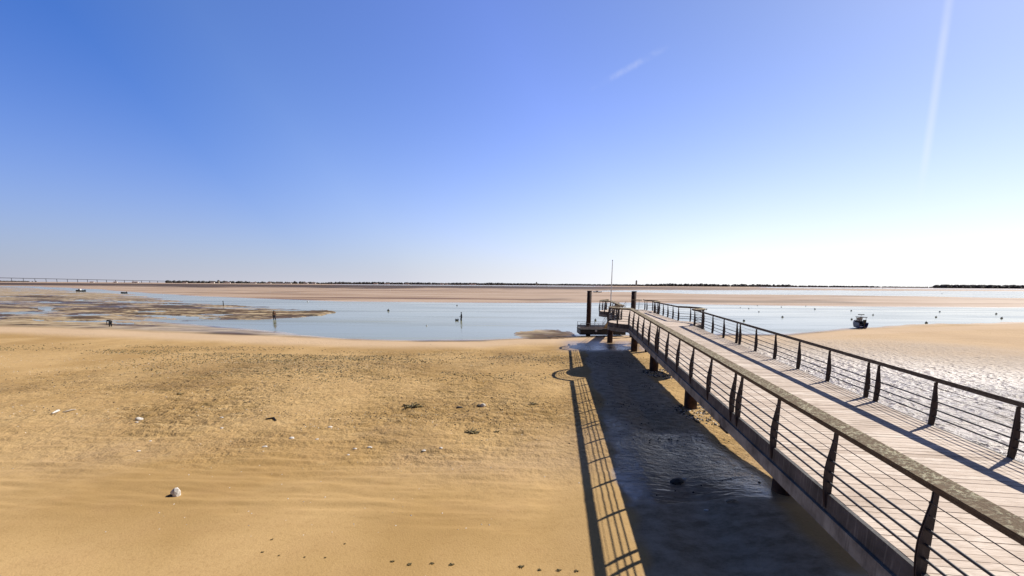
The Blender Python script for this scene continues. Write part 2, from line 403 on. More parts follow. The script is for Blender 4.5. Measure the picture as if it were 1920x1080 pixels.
def build_ground():
    th = np.concatenate([np.linspace(R(-88), R(-57), 40, endpoint=False), np.linspace(R(-57), R(57), 900, endpoint=False), np.linspace(R(57), R(88), 41)])
    rr = np.concatenate([np.geomspace(.6, 4, 40, endpoint=False), np.geomspace(4, 46, 470, endpoint=False), np.geomspace(46, 900, 330, endpoint=False), np.geomspace(900, 9000, 90)])
    T, Rr = np.meshgrid(th, rr); x = (Rr * np.sin(T)).ravel(); y = (Rr * np.cos(T)).ravel()
    h, wet, weed, rip, pock, lumpa, damp_shadea, muda, fara, palea = ground_height(x, y)
    h = np.where(Rr.ravel() > 2900, 1.0, h)
    nr, ncol = len(rr), len(th)
    co = np.stack([x, y, h], 1).astype(np.float32)
    i = np.arange(nr * ncol).reshape(nr, ncol)
    q = np.stack([i[:-1, :-1], i[:-1, 1:], i[1:, 1:], i[1:, :-1]], -1).reshape(-1, 4)[:, ::-1]
    me = bpy.data.meshes.new('sand_flats')
    me.vertices.add(len(co)); me.vertices.foreach_set('co', co.ravel())
    me.loops.add(q.size); me.loops.foreach_set('vertex_index', q.ravel().astype(np.int32))
    me.polygons.add(len(q)); me.polygons.foreach_set('loop_start', np.arange(0, q.size, 4, dtype=np.int32))
    me.polygons.foreach_set('use_smooth', np.ones(len(q), bool))
    me.update(calc_edges=True)
    for nme, a in (('wet', wet), ('weed', weed), ('ripple', rip), ('pock', pock), ('lump', lumpa), ('damp', damp_shadea), ('mud', muda), ('far', fara), ('pale', palea)):
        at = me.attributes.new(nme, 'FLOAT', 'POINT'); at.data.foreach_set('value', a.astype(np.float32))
    me.materials.append(M['sand'])
    o = link('ground', me); tag(o, 'golden sand beach and tidal sand flats at low tide', kind='structure')
build_ground()
def gz(x, y):
    return float(ground_height(np.array([x], float), np.array([y], float))[0][0])

w = MB(); w.add([(-9000, 30, 0), (9000, 30, 0), (9000, 8900, 0), (-9000, 8900, 0)], [(0, 1, 2, 3)])
tag(w.build('water', M['water']), 'shallow grey channel water left between the sandbanks', kind='structure')

# ------------------------------------------------------------------ pier
SL = .1305; ANG = math.atan(SL); A0 = Vector((4.262, 0, CAMZ - 3.384)); W = 4.07
S_SLOPE, S_END = 28.6, 48.5
def zt(s): return .0256 * min(s, S_SLOPE)
pier = empty('pier', A0, -ANG)
tag(pier, 'long timber decked pier on round rusty piles with curved railings leading out to the channel', 'pier')
BULGES = ((29.4, 33.4, 1.2), (43.2, 46.8, .9))
def bulge(s):
    for a, b, g in BULGES:
        if a < s < b:
            c = (b - a) / 2; rad = (c * c + g * g) / (2 * g); q = s - (a + b) / 2
            return math.sqrt(rad * rad - q * q) - (rad - g)
    return 0.0
def side_path(s0, s1, step=1.2):
    S = set([s0, s1, S_SLOPE]); k = s0
    while k < s1: S.add(round(k, 3)); k += step
    for a, b, g in BULGES:
        for j in range(15):
            q = a + (b - a) * (.5 - .5 * math.cos(j / 14 * math.pi))
            S.add(round(q, 4))
        S.add(a - .01); S.add(b + .01)
    return sorted(q for q in S if s0 <= q <= s1)
def off_path(side, s_list, o, z):
    """polyline at outward offset o from the rail line of one side"""
    pts = [Vector((bulge(s), s)) for s in s_list]; out = []
    for i, p in enumerate(pts):
        t = (pts[min(i + 1, len(pts) - 1)] - pts[max(i - 1, 0)]).normalized()
        n = Vector((t.y, -t.x))
        q = p + n * o
        vv = -q.x if side < 0 else W + q.x
        out.append(Vector((vv, q.y, zt(s_list[i]) + z)))
    return out
def sweep(mb, side, s_list, o0, o1, z0, z1):
    ps = [off_path(side, s_list, o, z) for o, z in ((o0, z0), (o1, z0), (o1, z1), (o0, z1))]
    mb.loft([[ps[k][i] for k in range(4)] for i in range(len(s_list))])

# deck boards
mb = MB(); tones = []; s = -11.0; k = 0
while s < S_END:
    bw = .145; mid = s + bw / 2; o = bulge(mid); z = zt(mid) + rng.uniform(-.003, .003)
    mb.box(-.03 - o, W + .03 + o, s, s + bw, z - .045, z); tones += [min(1, max(0, rng.gauss(.5, .27)))] * 6
    s += bw + rng.choice((.001, .002, .003, .006))
dk = mb.build('deck', M['deck'], pier)
at = dk.data.attributes.new('tone', 'FLOAT', 'FACE'); at.data.foreach_set('value', tones)
mb = MB(); SP = side_path(-11, S_END)
sw = [[], [], [], []]
l0, l1, r0, r1 = off_path(-1, SP, -.06, -.28), off_path(-1, SP, -.06, -.055), off_path(1, SP, -.06, -.28), off_path(1, SP, -.06, -.055)
mb.loft([[l0[i], r0[i], r1[i], l1[i]] for i in range(len(SP))])  # unseen slab added under the boards to stop light through the gaps
for v in (.95, 3.1):
    ss = [q for q in SP]
    mb.loft([[Vector((v - .12, q, zt(q) - .62)), Vector((v + .12, q, zt(q) - .62)), Vector((v + .12, q, zt(q) - .285)), Vector((v - .12, q, zt(q) - .285))] for q in ss])
mb.build('underframe_blocker', M['under'], pier)
for side in (-1, 1):
    mb = MB(); sweep(mb, side, SP, .032, .092, -.285, -.004)
    fb = mb.build('edge_beam', M['fascia'], pier)
    mb = MB(); sweep(mb, side, SP, -.03, .135, -.55, -.297)
    mb.build('ledge', M['ledge'], fb)
# handrails
def post_mesh():
    prof = []
    inner, out = -.055, []
    hs = np.linspace(-.24, .985, 16)
    for h_ in hs:
        t = (h_ + .24) / 1.225
        wdt = .045 + .08 * math.sin(math.pi * min(1, (t * .9 + .1))) if t < 1 else .05
        wdt = max(.05, wdt * (1 - .25 * max(0, t - .55) / .45))
        out.append((inner + .0, wdt, h_))
    mb = MB()
    for yo in (-.020, .008):
        mb.loft([[(-.04, yo, h_), (-.04 - wd, yo, h_), (-.04 - wd, yo + .012, h_), (-.04, yo + .012, h_)] for _, wd, h_ in out])
    for h_ in (.19, .36, .545, .71, .86, -.12):
        mb.box(-.115, -.085, -.010, .010, h_ - .012, h_ + .012)
    return mb
PM = post_mesh().build('post', M['post']); PMd = PM.data; bpy.data.objects.remove(PM)
def joints(a): return [a + 9.555 * k for k in range(-1, 3)]
def post_list(j0):
    L_ = []
    for j in (j0 - 9.555, j0, j0 + 9.555):
        L_ += [j, j + .4] + [j + .4 + 1.83 * q for q in (1, 2, 3, 4)]
    L_ = [q for q in L_ if -8 < q < 29.2] + [29.25]
    L_ += [30.0, 31.4, 32.8, 33.55] + [35.3, 37.1, 38.9, 40.7, 42.5, 43.0] + [43.7, 45.0, 46.3, 47.0] + [48.3]
    return sorted(L_)
def place_post(parent, side, s):
    p = off_path(side, [s - .02, s, s + .02], 0, 0)
    t = (p[2] - p[0]).normalized(); a = math.atan2(-t.x, t.y)
    o = link('post', PMd, parent, p[1], a if side < 0 else a + math.pi)
    return o
for side, j0 in ((-1, 10.03), (1, 11.96)):
    SPr = side_path(-8, S_END)
    mb = MB(); ps = [off_path(side, SPr, o, z) for o, z in ((-.115, 1.04), (.085, .985), (.11, 1.075), (-.09, 1.13))]
    mb.loft([[ps[k][i] for k in range(4)] for i in range(len(SPr))])
    hr = mb.build('handrail', M['rail'], pier)
    bv = hr.modifiers.new('bevel', 'BEVEL'); bv.width = .012; bv.segments = 2; bv.limit_method = 'ANGLE'; bv.angle_limit = R(50)
    for s in post_list(j0): place_post(hr, side, s)
    cuts = [-8, j0 - 9.555 + .2, j0 + .2, j0 + 9.555 + .2, 29.3, 33.5, 43.1, 46.9, S_END - .1]
    for a, b in zip(cuts[:-1], cuts[1:]):
        ss = [q for q in side_path(-8, S_END) if a <= q <= b]
        if ss[0] > a + .01: ss = [a] + ss
        if ss[-1] < b - .01: ss = ss + [b]
        for h_, r_, nm, mt in ((.19, .017, 'bar', 'bar'), (.36, .017, 'bar', 'bar'), (.545, .017, 'bar', 'bar'), (.71, .006, 'cable', 'cable'), (.86, .006, 'cable', 'cable')):
            mb = MB(); mb.tube(off_path(side, ss, .1, h_), r_, 8 if r_ > .01 else 5); mb.build(nm, M[mt], hr, smooth=True)
# end rail across the seaward end, right part
zE = zt(S_END)
mb = MB(); mb.box(W - 1.35, W - .24, S_END - .12, S_END + .06, zE + 1.0, zE + 1.09); er = mb.build('end_rail', M['rail'], pier)
for v in (W - 1.3, W - .5): link('post', PMd, er, (v, S_END - .02, zE), -math.pi / 2)
for h_ in (.19, .36, .545, .71):
    mb = MB(); mb.tube([(W - 1.35, S_END + .08, zE + h_), (W + .0, S_END + .08, zE + h_)], .012, 6); mb.build('bar', M['bar'], er)
mb = MB(); mb.box(-.03, W + .03, S_END + .002, S_END + .07, zE - .5, zE - .004); mb.build('edge_beam', M['fascia'], pier)
# piles
def pier_world(v, s):
    c, sn = math.cos(-ANG), math.sin(-ANG)
    return A0.x + v * c - s * sn, A0.y + v * sn + s * c
for s, v, rad in ((2.3, 2.05, .31), (11.85, 2.05, .31), (21.4, 2.05, .31), (30.95, 2.05, .31), (40.5, 2.05, .30), (40.5, 3.3, .27), (47.4, .45, .30), (47.4, 3.5, .30)):
    wx, wy = pier_world(v, s); z0 = -A0.z + gz(wx, wy) - .8
    mb = MB(); mb.tube([(v, s, z0), (v, s, zt(s) - 1.0)], rad, 24); pl = mb.build('pile', M['pile'], pier, smooth=False)
    pl.data.polygons.foreach_set('use_smooth', [len(p.vertices) == 4 for p in pl.data.polygons])
    if abs(v - 2.05) < .1:
        mb = MB(); mb.box(.25, W - .25, s - .28, s + .28, zt(s) - 1.0, zt(s) - .625); mb.build('crossbeam', M['under'], pier)
    elif s > 45 and v < 1:
        mb = MB(); mb.box(.15, W - .1, s - .25, s + .25, zt(s) - 1.0, zt(s) - .625); mb.build('crossbeam', M['under'], pier)


# ------------------------------------------------------------------ pontoon, guide piles, gangway, flagpole
PX0, PX1, PY0, PY1 = 8.75, 14.6, 54.6, 57.4
pt = empty('pontoon', (PX0, PY0, .28)); tag(pt, 'dark floating pontoon with low grey railing grounded at the end of the pier', 'pontoon')
LX, LY = PX1 - PX0, PY1 - PY0
mb = MB(); mb.loft([[(.0, .0, .0), (LX, .0, .0), (LX, LY, .0), (0, LY, 0)], [(0, -.05, .12), (LX, -.05, .12), (LX, LY + .05, .12), (0, LY + .05, .12)], [(0, -.05, .62), (LX, -.05, .62), (LX, LY + .05, .62), (0, LY + .05, .62)]])
hl = mb.build('hull', M['hulldark'], pt)
mb = MB(); mb.box(-.04, LX + .04, -.12, -.053, .48, .60); mb.build('fender', M['blackp'], pt)
mb = MB(); mb.box(-.02, LX + .02, -.08, LY + .08, .624, .70); mb.build('deck', M['under'], pt)
for yy in (.02, LY - .06):
    mb = MB(); mb.box(0, LX, yy, yy + .04, 1.42, 1.46); mb.box(0, LX, yy, yy + .03, 1.10, 1.13)
    mb.box(0, LX, yy + .01, yy + .02, .74, 1.02)
    rl = mb.build('railing', M['galv'], pt)
    for k in range(6):
        mb = MB(); x = .02 + k * (LX - .08) / 5; mb.box(x, x + .05, yy - .004, yy + .044, .70, 1.418); mb.build('post', M['galv'], rl)
mb = MB(); mb.tube([(2.0, -.11, .52), (2.0, -.22, .52)], .14, 12); mb.build('mooring_ring', M['white'], pt)

def guide_pile(x, y, top, label):
    o = empty('guide_pile', (x, y, -.8)); tag(o, label, 'guide pile', 'pontoon guide piles')
    mb = MB(); mb.tube([(0, 0, 0), (0, 0, top + .8)], .30, 24); s_ = mb.build('shaft', M['pile'], o)
    s_.data.polygons.foreach_set('use_smooth', [len(p.vertices) == 4 for p in s_.data.polygons])
    mb = MB(); mb.tube([(0, 0, top + .80), (0, 0, top + .86)], .32, 24); mb.build('cap', M['hulldark'], o)
p_ = at_depth(1105.5, 545, 56); guide_pile(p_.x, 56, p_.z - .06, 'tall dark steel pile standing up through the left half of the pontoon')
p_ = at_depth(1189, 546, 53.2); guide_pile(p_.x, 53.2, p_.z - .06, 'thick dark steel pile standing against the railing at the seaward end of the pier')

ga = Vector(pier_world(1.55, S_END + .12) + (A0.z + zE - .1,)); gb = Vector((ga.x + .25, PY0 + .5, 1.06))
gw = empty('gangway', ga); tag(gw, 'sloping gangway bridging the pier end down to the dark pontoon', 'gangway')
d = gb - ga
mb = MB(); mb.loft([[Vector((-.6, 0, -.12)), Vector((.6, 0, -.12)), Vector((.6, 0, 0)), Vector((-.6, 0, 0))], [d + Vector((-.6, 0, -.12)), d + Vector((.6, 0, -.12)), d + Vector((.6, 0, 0)), d + Vector((-.6, 0, 0))]])
mb.build('walkway', M['wood'], gw)
for sx in (-.62, .62):
    mb = MB(); q = Vector((sx, 0, 0))
    mb.tube([q + Vector((0, 0, .95)), q + d + Vector((0, 0, .95))], .025, 6); mb.tube([q + Vector((0, 0, .5)), q + d + Vector((0, 0, .5))], .02, 6)
    for k in range(6): mb.tube([q + d * (k / 5), q + d * (k / 5) + Vector((0, 0, .95))], .02, 6)
    mb.build('railing', M['galv'], gw)

fp = pier_world(-.45, 44.6); zf = A0.z + zE
ft = at_depth(1148.5, 489, fp[1])
fl = empty('flagpole', (ft.x, fp[1], zf)); tag(fl, 'slender white flagpole standing bare on the rounded platform near the pier end', 'flagpole')
mb = MB(); mb.tube([(0, 0, .1), (0, 0, 1.6), (0, 0, ft.z - zf)], [.055, .055, .03], 10); mb.build('pole', M['white'], fl)
mb = MB(); mb.tube([(0, 0, 0), (0, 0, .1)], .13, 12); mb.build('base', M['galv'], fl)
mb = MB(); mb.tube([(0, 0, ft.z - zf), (0, 0, ft.z - zf + .08)], .05, 8); mb.build('cap', M['galv'], fl)
bx = pier_world(1.0, 46.9)
bn = empty('litter_bin', (bx[0], bx[1], zf)); tag(bn, 'small dark round litter bin standing on the deck near the pier end', 'bin')
mb = MB(); mb.tube([(0, 0, .06), (0, 0, .75)], [.2, .24], 14); mb.build('body', M['blackp'], bn)
mb = MB(); mb.tube([(0, 0, .75), (0, 0, .80)], .26, 14); mb.build('lid', M['hulldark'], bn)
mb = MB(); mb.tube([(0, 0, 0), (0, 0, .06)], .14, 10); mb.build('foot', M['galv'], bn)

# ------------------------------------------------------------------ boats
def hull_rings(Ln, beam, free, draft, n=9):
    rings = []
    for t in np.linspace(0, 1, n):
        b = beam / 2 * (math.sin(min(1, (t * .78 + .22) if False else 1 - max(0, (t - .45) / .55) ** 2.2) * math.pi / 2))
        b = max(b, .03); sh = free * (1 + .35 * max(0, t - .4) ** 1.5 / .46); ke = -draft * (1 - max(0, t - .7) / .3 * .8)
        y = Ln * (t - .5) + (.12 * Ln * max(0, t - .75))
        rings.append([(-b, y, sh), (-b * .95, y, sh * .45), (-b * .72, y, ke * .4), (0, y, ke), (b * .72, y, ke * .4), (b * .95, y, sh * .45), (b, y, sh), (b * .86, y, sh - .03), (b * .7, y, .12), (-b * .7, y, .12), (-b * .86, y, sh - .03)])
    return rings
def boat(name, loc, rz, Ln, beam, free, hullm, label, cabin=None, motor=True, group=None):
    o = empty(name, loc, rz); tag(o, label, 'boat', group)
    mb = MB(); mb.loft(hull_rings(Ln, beam, free, .28)); mb.build('hull', M[hullm], o)
    mb = MB(); mb.box(-beam * .36, beam * .36, -Ln * .06, Ln * .02, .26, .40); mb.build('thwart', M['wood'], o)
    if cabin == 'frame':
        z0, z1 = free, free + .78
        c = [(-beam * .32, Ln * .06), (beam * .32, Ln * .06), (beam * .32, -Ln * .36), (-beam * .32, -Ln * .36)]
        mb = MB(); mb.box(-beam * .33, beam * .33, Ln * .02, Ln * .20, .13, z0 + .18); mb.box(-beam * .33, beam * .33, Ln * .0, Ln * .018, .13, z0 + .12); mb.build('console', M['hulldark'], o)
        mb = MB()
        for x, y in c: mb.tube([(x, y, .2), (x * .95, y, z1)], .03, 6)
        mb.build('cabin_frame', M['hulldark'], o)
        mb = MB(); mb.box(-beam * .40, beam * .40, -Ln * .40, Ln * .10, z1, z1 + .09); rf = mb.build('cabin_roof', M['hulldark'], o)
        mb = MB(); mb.tube([(0, -Ln * .1, z1 + .07), (0, -Ln * .1, z1 + .42)], .025, 6); mb.box(-.42, .42, -Ln * .1 - .04, -Ln * .1 + .04, z1 + .36, z1 + .48); mb.build('light_bar', M['hulldark'], rf)
        mb = MB(); mb.box(-beam * .29, beam * .29, Ln * .005, Ln * .016, z0 + .2, z1 - .08); mb.build('windscreen', M['galv'], o)
    elif cabin == 'cuddy':
        mb = MB(); z0 = free
        mb.loft([[(-beam * .36, -Ln * .05, .12), (beam * .36, -Ln * .05, .12), (beam * .33, -Ln * .05, z0 + .95), (-beam * .33, -Ln * .05, z0 + .95)],
                 [(-beam * .36, Ln * .2, .12), (beam * .36, Ln * .2, .12), (beam * .3, Ln * .14, z0 + .9), (-beam * .3, Ln * .14, z0 + .9)]])
        cb = mb.build('cabin', M['white'], o)
        mb = MB(); mb.box(-beam * .37, beam * .37, -Ln * .02, Ln * .1, z0 + .4, z0 + .7); mb.build('window', M['glass'], cb)
    if motor:
        mb = MB(); mb.box(-.17, .17, -Ln * .5 - .34, -Ln * .5 - .03, free * .75, free * 1.5 + .1); mb.box(-.06, .06, -Ln * .5 - .26, -Ln * .5 - .12, -.3, free * .75); mb.build('outboard_motor', M['blackp'], o)
        mb = MB(); mb.tube([(.0, -Ln * .5 - .03, free * 1.2), (.0, -Ln * .5 + .4, free * 1.3)], .03, 6); mb.build('tiller', M['blackp'], o)
    return o
p_ = on_level(1610, 614.5, .12)
boat('motor_boat', (p_.x, p_.y, .30), R(-17), 2.9, 1.3, .74, 'blue', 'dark blue motor boat with a cabin frame at the water edge beyond the pier', 'frame')
p_ = on_level(151, 546.5); boat('motor_boat', (p_.x, p_.y, .1), R(100), 5.2, 2.0, .75, 'hulldark', 'small boat with a white cabin and dark hull lying in the far left channel', 'cuddy', group='boats lying in the far left channel')
p_ = on_level(232, 550); boat('open_boat', (p_.x, p_.y, .08), R(82), 3.6, 1.5, .55, 'hulldark', 'dark open boat lying low at the left end of the channel', None, group='boats lying in the far left channel')
p_ = on_level(1120, 549.0); boat('motor_boat', (p_.x, p_.y, .1), R(96), 7.0, 2.4, .8, 'hulldark', 'distant dark boat lying by the creek just right of the tall pontoon pile', 'cuddy')

# ------------------------------------------------------------------ buoys
def buoy_master():
    o = empty('mooring_buoy', (0, 0, 0))
    mb = MB(); rings = []
    for k in range(9):
        a = -math.pi / 2 + math.pi * k / 8; rr = max(.01, .26 * math.cos(a))
        rings.append([(rr * math.cos(j * math.pi / 6), rr * math.sin(j * math.pi / 6), .10 + .24 * math.sin(a)) for j in range(12)])
    mb.loft(rings); mb.build('float', M['greyp'], o, smooth=True)
    mb = MB(); mb.tube([(0, 0, .33), (0, 0, .46)], .035, 6); mb.tube([(-.07, 0, .46), (0, 0, .53), (.07, 0, .46)], .02, 5); mb.build('mooring_eye', M['hulldark'], o)
    return o
bmst = buoy_master(); first = True
SAMEB = 'small grey mooring buoy floating alone in the channel beyond the right railing'
BUOYS = [(1395, 602, 1.2, 'dark', 'dark mooring buoy closest above the right handrail'), (1467, 595, 1.2, 'dark', 'dark upright mooring buoy between the right handrail and the blue boat'),
    (1423, 585, .9, 'greyp', SAMEB), (1404, 579, .9, 'greyp', SAMEB), (1388, 577, .8, 'greyp', SAMEB), (1420, 573, .8, 'greyp', SAMEB), (1465, 576, .9, 'greyp', SAMEB), (1511, 574, .8, 'greyp', SAMEB),
    (1528, 580, 1.3, 'greyp', SAMEB), (1596, 583, 1.1, 'dark', 'dark mooring buoy far behind the bow of the blue boat'), (1597, 599, 1.0, 'dark', 'dark mooring buoy floating right behind the bow of the blue boat'),
    (1637, 591, 1.0, 'dark', 'dark mooring buoy floating just right of the blue boat'), (1762, 585, 1.1, 'greyp', 'grey mooring buoy, farthest of three in a row toward the right bank'),
    (1755, 595, 1.1, 'dark', 'dark mooring buoy, middle of three in a row toward the right bank'), (1737, 606, 1.2, 'dark', 'dark mooring buoy close to the right sand bank, nearest of three in a row'),
    (1868, 589, 1.2, 'dark', 'dark mooring buoy, left and farther of the pair near the right photo edge'), (1878, 597, 1.2, 'dark', 'dark mooring buoy, right and nearer of the pair near the right photo edge'),
    (1766, 551, 2.2, 'greyp', 'distant buoy in the second channel below the wooded headland'), (1325, 580, .9, 'dark', 'dark mooring buoy seen just past the railing bulge of the pier'),
    (577, 566, 1.4, 'white', 'white buoy on the left part of the main channel'), (728, 583, 1.7, 'dark', 'dark round buoy in mid channel left of the wading person'),
    (857, 573, 1.2, 'greyp', 'pale grey buoy near the far sandbank behind the wading person'), (800, 611, .7, 'white', 'small white buoy low on the near side of the main channel'), (1116.5, 601, 1.2, 'dark', 'dark grey buoy seen above the pontoon railing beside the tall pile'), (732, 545, 2.0, 'white', 'tiny white buoy stranded on the far sandbank')]
bcols = {'dark': 'hulldark', 'greyp': 'greyp', 'white': 'white'}
meshes = {}
for px, py, k, c, lab in BUOYS:
    o = bmst if first else copy_tree(bmst); first = False
    p_ = on_level(px, py); hz = max(0, gz(p_.x, p_.y)) if py < 565 else 0
    o.location = (p_.x, p_.y, hz); k *= .68; o.scale = (k, k, k); o.rotation_euler = (rng.uniform(-.15, .15), rng.uniform(-.15, .15), rng.uniform(0, 6))
    tag(o, lab, 'buoy', 'mooring buoys in the channels')
    for ch in o.children:
        if ch.name.startswith('float'):
            if c not in meshes:
                me = ch.data.copy(); me.materials.clear(); me.materials.append(M[bcols[c]]); meshes[c] = me
            ch.data = meshes[c]
def stake(px, py, h_, r_, label):
    p_ = on_level(px, py); mb = MB(); mb.tube([(0, 0, -.6), (.02, 0, h_ * .5), (0, .02, h_)], [r_, r_ * .95, r_ * .8], 8)
    mb.tube([(0, 0.02, h_), (0, .02, h_ + .08)], r_ * 1.3, 8)
    tag(mb.build('stake', M['under'], None, p_), label, 'stake')
stake(419, 575, 1.5, .11, 'thin dark stake standing upright in the channel left of the standing person')

# ------------------------------------------------------------------ people
def skin_body(name, pts, edges, rad, m, parent):
    me = bpy.data.meshes.new(name); me.from_pydata(pts, edges, []); o = link(name, me, parent)
    md = o.modifiers.new('skin', 'SKIN'); md.use_smooth_shade = True
    for i, v in enumerate(me.skin_vertices[0].data):
        q = rad[i]; v.radius = (q, q) if not isinstance(q, tuple) else q; v.use_root = (i == 0)
    sb = o.modifiers.new('sub', 'SUBSURF'); sb.levels = 1; sb.render_levels = 1
    me.materials.append(m)
    dg = bpy.context.evaluated_depsgraph_get(); me2 = bpy.data.meshes.new_from_object(o.evaluated_get(dg))
    me2.name = name; o.modifiers.clear(); o.data = me2
    return o
def person(loc, rz, pose, top, legs, label, scale=1.0):
    o = empty('person', loc, rz); o.scale = (scale,) * 3; tag(o, label, 'person')
    if pose == 'bend':
        pelvis, chest, neck, head = (0, -.12, .88), (0, .32, .96), (0, .50, .92), (0, .62, .88)
        hands = ((-.2, .48, .35), (.18, .52, .30)); elb = ((-.24, .38, .62), (.24, .42, .60))
    else:
        pelvis, chest, neck, head = (0, 0, .92), (0, .02, 1.30), (0, .03, 1.47), (0, .05, 1.60)
        hands = ((-.30, .30, .95), (.30, .28, .92)) if pose == 'work' else ((-.27, .06, .78), (.27, .08, .80)); elb = ((-.30, .04, 1.08), (.30, .04, 1.08))
    kx = .10
    feet = ((-kx - .03, .02, .04), (kx + .05, .10, .04)); toes = ((-kx - .05, .22, .03), (kx + .08, .30, .03))
    P = [pelvis, tuple((a + b) / 2 for a, b in zip(pelvis, chest)), chest, neck]; E_ = [(0, 1), (1, 2), (2, 3)]; Rr = [.145, .13, .16, .06]
    P += [head, tuple(h + (c - n) * .25 for h, c, n in zip(head, neck, chest))]; 
    P[5] = (head[0], head[1] + (.08 if pose == 'bend' else .0), head[2] + (-.02 if pose == 'bend' else .11)); E_ += [(3, 4), (4, 5)]; Rr += [.095, .07]
    for k, sgn in ((0, -1), (1, 1)):
        b = len(P); sh = (chest[0] + sgn * .19, chest[1] + .02, chest[2] + .04)
        P += [sh, elb[k], hands[k], (hands[k][0], hands[k][1] + .05, hands[k][2] - .09)]; E_ += [(2, b), (b, b + 1), (b + 1, b + 2), (b + 2, b + 3)]; Rr += [.065, .048, .036, .03]
        b = len(P); kn = ((sgn * kx * 1.2), (feet[k][1] + pelvis[1]) / 2 + .07, .48)
        P += [(sgn * .1, pelvis[1], pelvis[2] - .08), kn, feet[k], toes[k]]; E_ += [(0, b), (b, b + 1), (b + 1, b + 2), (b + 2, b + 3)]; Rr += [.10, .065, .045, .035]
    body = skin_body('body', P, E_, Rr, top, o)
    mb = MB()
    for k, sgn in ((0, -1), (1, 1)):
        kn = (sgn * kx * 1.2, (feet[k][1] + pelvis[1]) / 2 + .07, .48)
        mb.tube([(sgn * .085, pelvis[1], pelvis[2] + .02), kn, (feet[k][0], feet[k][1], .12)], [.135, .092, .075], 10)
    mb.build('trousers', legs, o, smooth=True)
    mb = MB(); rings = []
    hc = Vector(head) + Vector((0, -.01, .06) if pose != 'bend' else (0, .02, .05))
    for k in range(7):
        a = -.5 + (math.pi / 2 + .5) * k / 6; rr = max(.008, .118 * math.cos(a))
        rings.append([hc + Vector((rr * math.cos(j * math.pi / 5), rr * math.sin(j * math.pi / 5), .11 * math.sin(a))) for j in range(10)])
    mb.loft(rings); mb.build('hair', M['darkcloth'], o, smooth=True)
    return o
p_ = on_level(208, 614.5, .1); person((p_.x, p_.y, gz(p_.x, p_.y) - .02), R(70), 'bend', M['darkcloth'], M['darkcloth'], 'person in dark clothes bending over the wet mud flat at far left', .95)
p_ = on_level(514.7, 599.5, 0); person((p_.x, p_.y, -.12), R(20), 'stand', M['browncloth'], M['navycloth'], 'person with a brown top standing in shallow water among the mud bars', 1.02)
pw = on_level(865.5, 601, 0); person((pw.x, pw.y, -.22), R(115), 'work', M['darkcloth'], M['darkcloth'], 'person in dark clothes wading alone in the middle of the grey channel', 1.0)
rb = empty('wading_basket', (pw.x - .85, pw.y - .1, -.02), R(20)); tag(rb, 'small dark floating basket in the water beside the wading person', 'basket')
mb = MB(); mb.loft([[(math.cos(a) * .3, math.sin(a) * .22, 0) for a in np.linspace(0, 2 * math.pi, 13)[:-1]], [(math.cos(a) * .36, math.sin(a) * .27, .26) for a in np.linspace(0, 2 * math.pi, 13)[:-1]], [(math.cos(a) * .30, math.sin(a) * .22, .25) for a in np.linspace(0, 2 * math.pi, 13)[:-1]], [(math.cos(a) * .25, math.sin(a) * .18, .05) for a in np.linspace(0, 2 * math.pi, 13)[:-1]]]); mb.build('body', M['hulldark'], rb)
mb = MB(); mb.tube([(math.cos(a) * .34, 0, .25 + math.sin(a) * .22) for a in np.linspace(0, math.pi, 9)], .02, 5); mb.build('handle', M['hulldark'], rb)

# ------------------------------------------------------------------ things lying on the sand
def lump_mesh(name, seed, m, sx, sy, sz, rough=.3, sub=2):
    bm = bmesh.new(); bmesh.ops.create_icosphere(bm, subdivisions=sub, radius=1)
    r_ = random.Random(seed); A = [Vector((r_.uniform(-1, 1), r_.uniform(-1, 1), r_.uniform(-1, 1))).normalized() for _ in range(9)]
    F_ = [r_.uniform(-rough, rough) for _ in A]
    for v in bm.verts:
        n = v.co.normalized(); k = 1 + sum(f * max(0, n.dot(a)) ** 4 for f, a in zip(F_, A)) + r_.uniform(-.12, .12) * rough
        v.co = Vector((n.x * sx * k, n.y * sy * k, n.z * sz * k + sz * .35))
    me = bpy.data.meshes.new(name); bm.to_mesh(me); bm.free(); me.materials.append(m); return me
def on_sand(px, py):
    z = .5
    for _ in range(4):
        p = on_level(px, py, z); z = gz(p.x, p.y)
    return p
def lump(name, px, py, wpx, m, label, cat, flat=.6, seed=None, rough=.35, group=None, hx=1.0, sub=2):
    p = on_sand(px, py); sc_ = wpx / 2 * p.y / F * 1.02
    me = lump_mesh(name, seed or int(px * 7 + py), M[m], sc_, sc_ * .8 * hx, sc_ * flat, rough, sub)
    o = link(name, me, None, (p.x, p.y, p.z - sc_ * flat * .15), rng.uniform(-.5, .5)); return tag(o, label, cat, group)
def clump(px, py, wpx, label, seed):
    """a tangle of weed: many curled ribbons joined in one mesh"""
    p = on_sand(px, py); R0 = wpx / 2 * p.y / F; r_ = random.Random(seed); mb = MB()
    for k in range(26):
        a = r_.uniform(0, 6.28); d0 = r_.uniform(0, .6) * R0; x, y = d0 * math.cos(a), d0 * math.sin(a) * .7; pts = []
        b = r_.uniform(0, 6.28); z = .01
        for j in range(5):
            pts.append((x, y, max(.006, z))); b += r_.uniform(-.8, .8); st = R0 * .22; x += st * math.cos(b); y += st * math.sin(b) * .7; z += r_.uniform(-.4, .55) * R0 * .25
        mb.tube(pts, R0 * r_.uniform(.05, .10), 5)
    return tag(mb.build('seaweed_clump', M['weed'], None, p, smooth=True), label, 'seaweed', 'seaweed clumps on the beach')
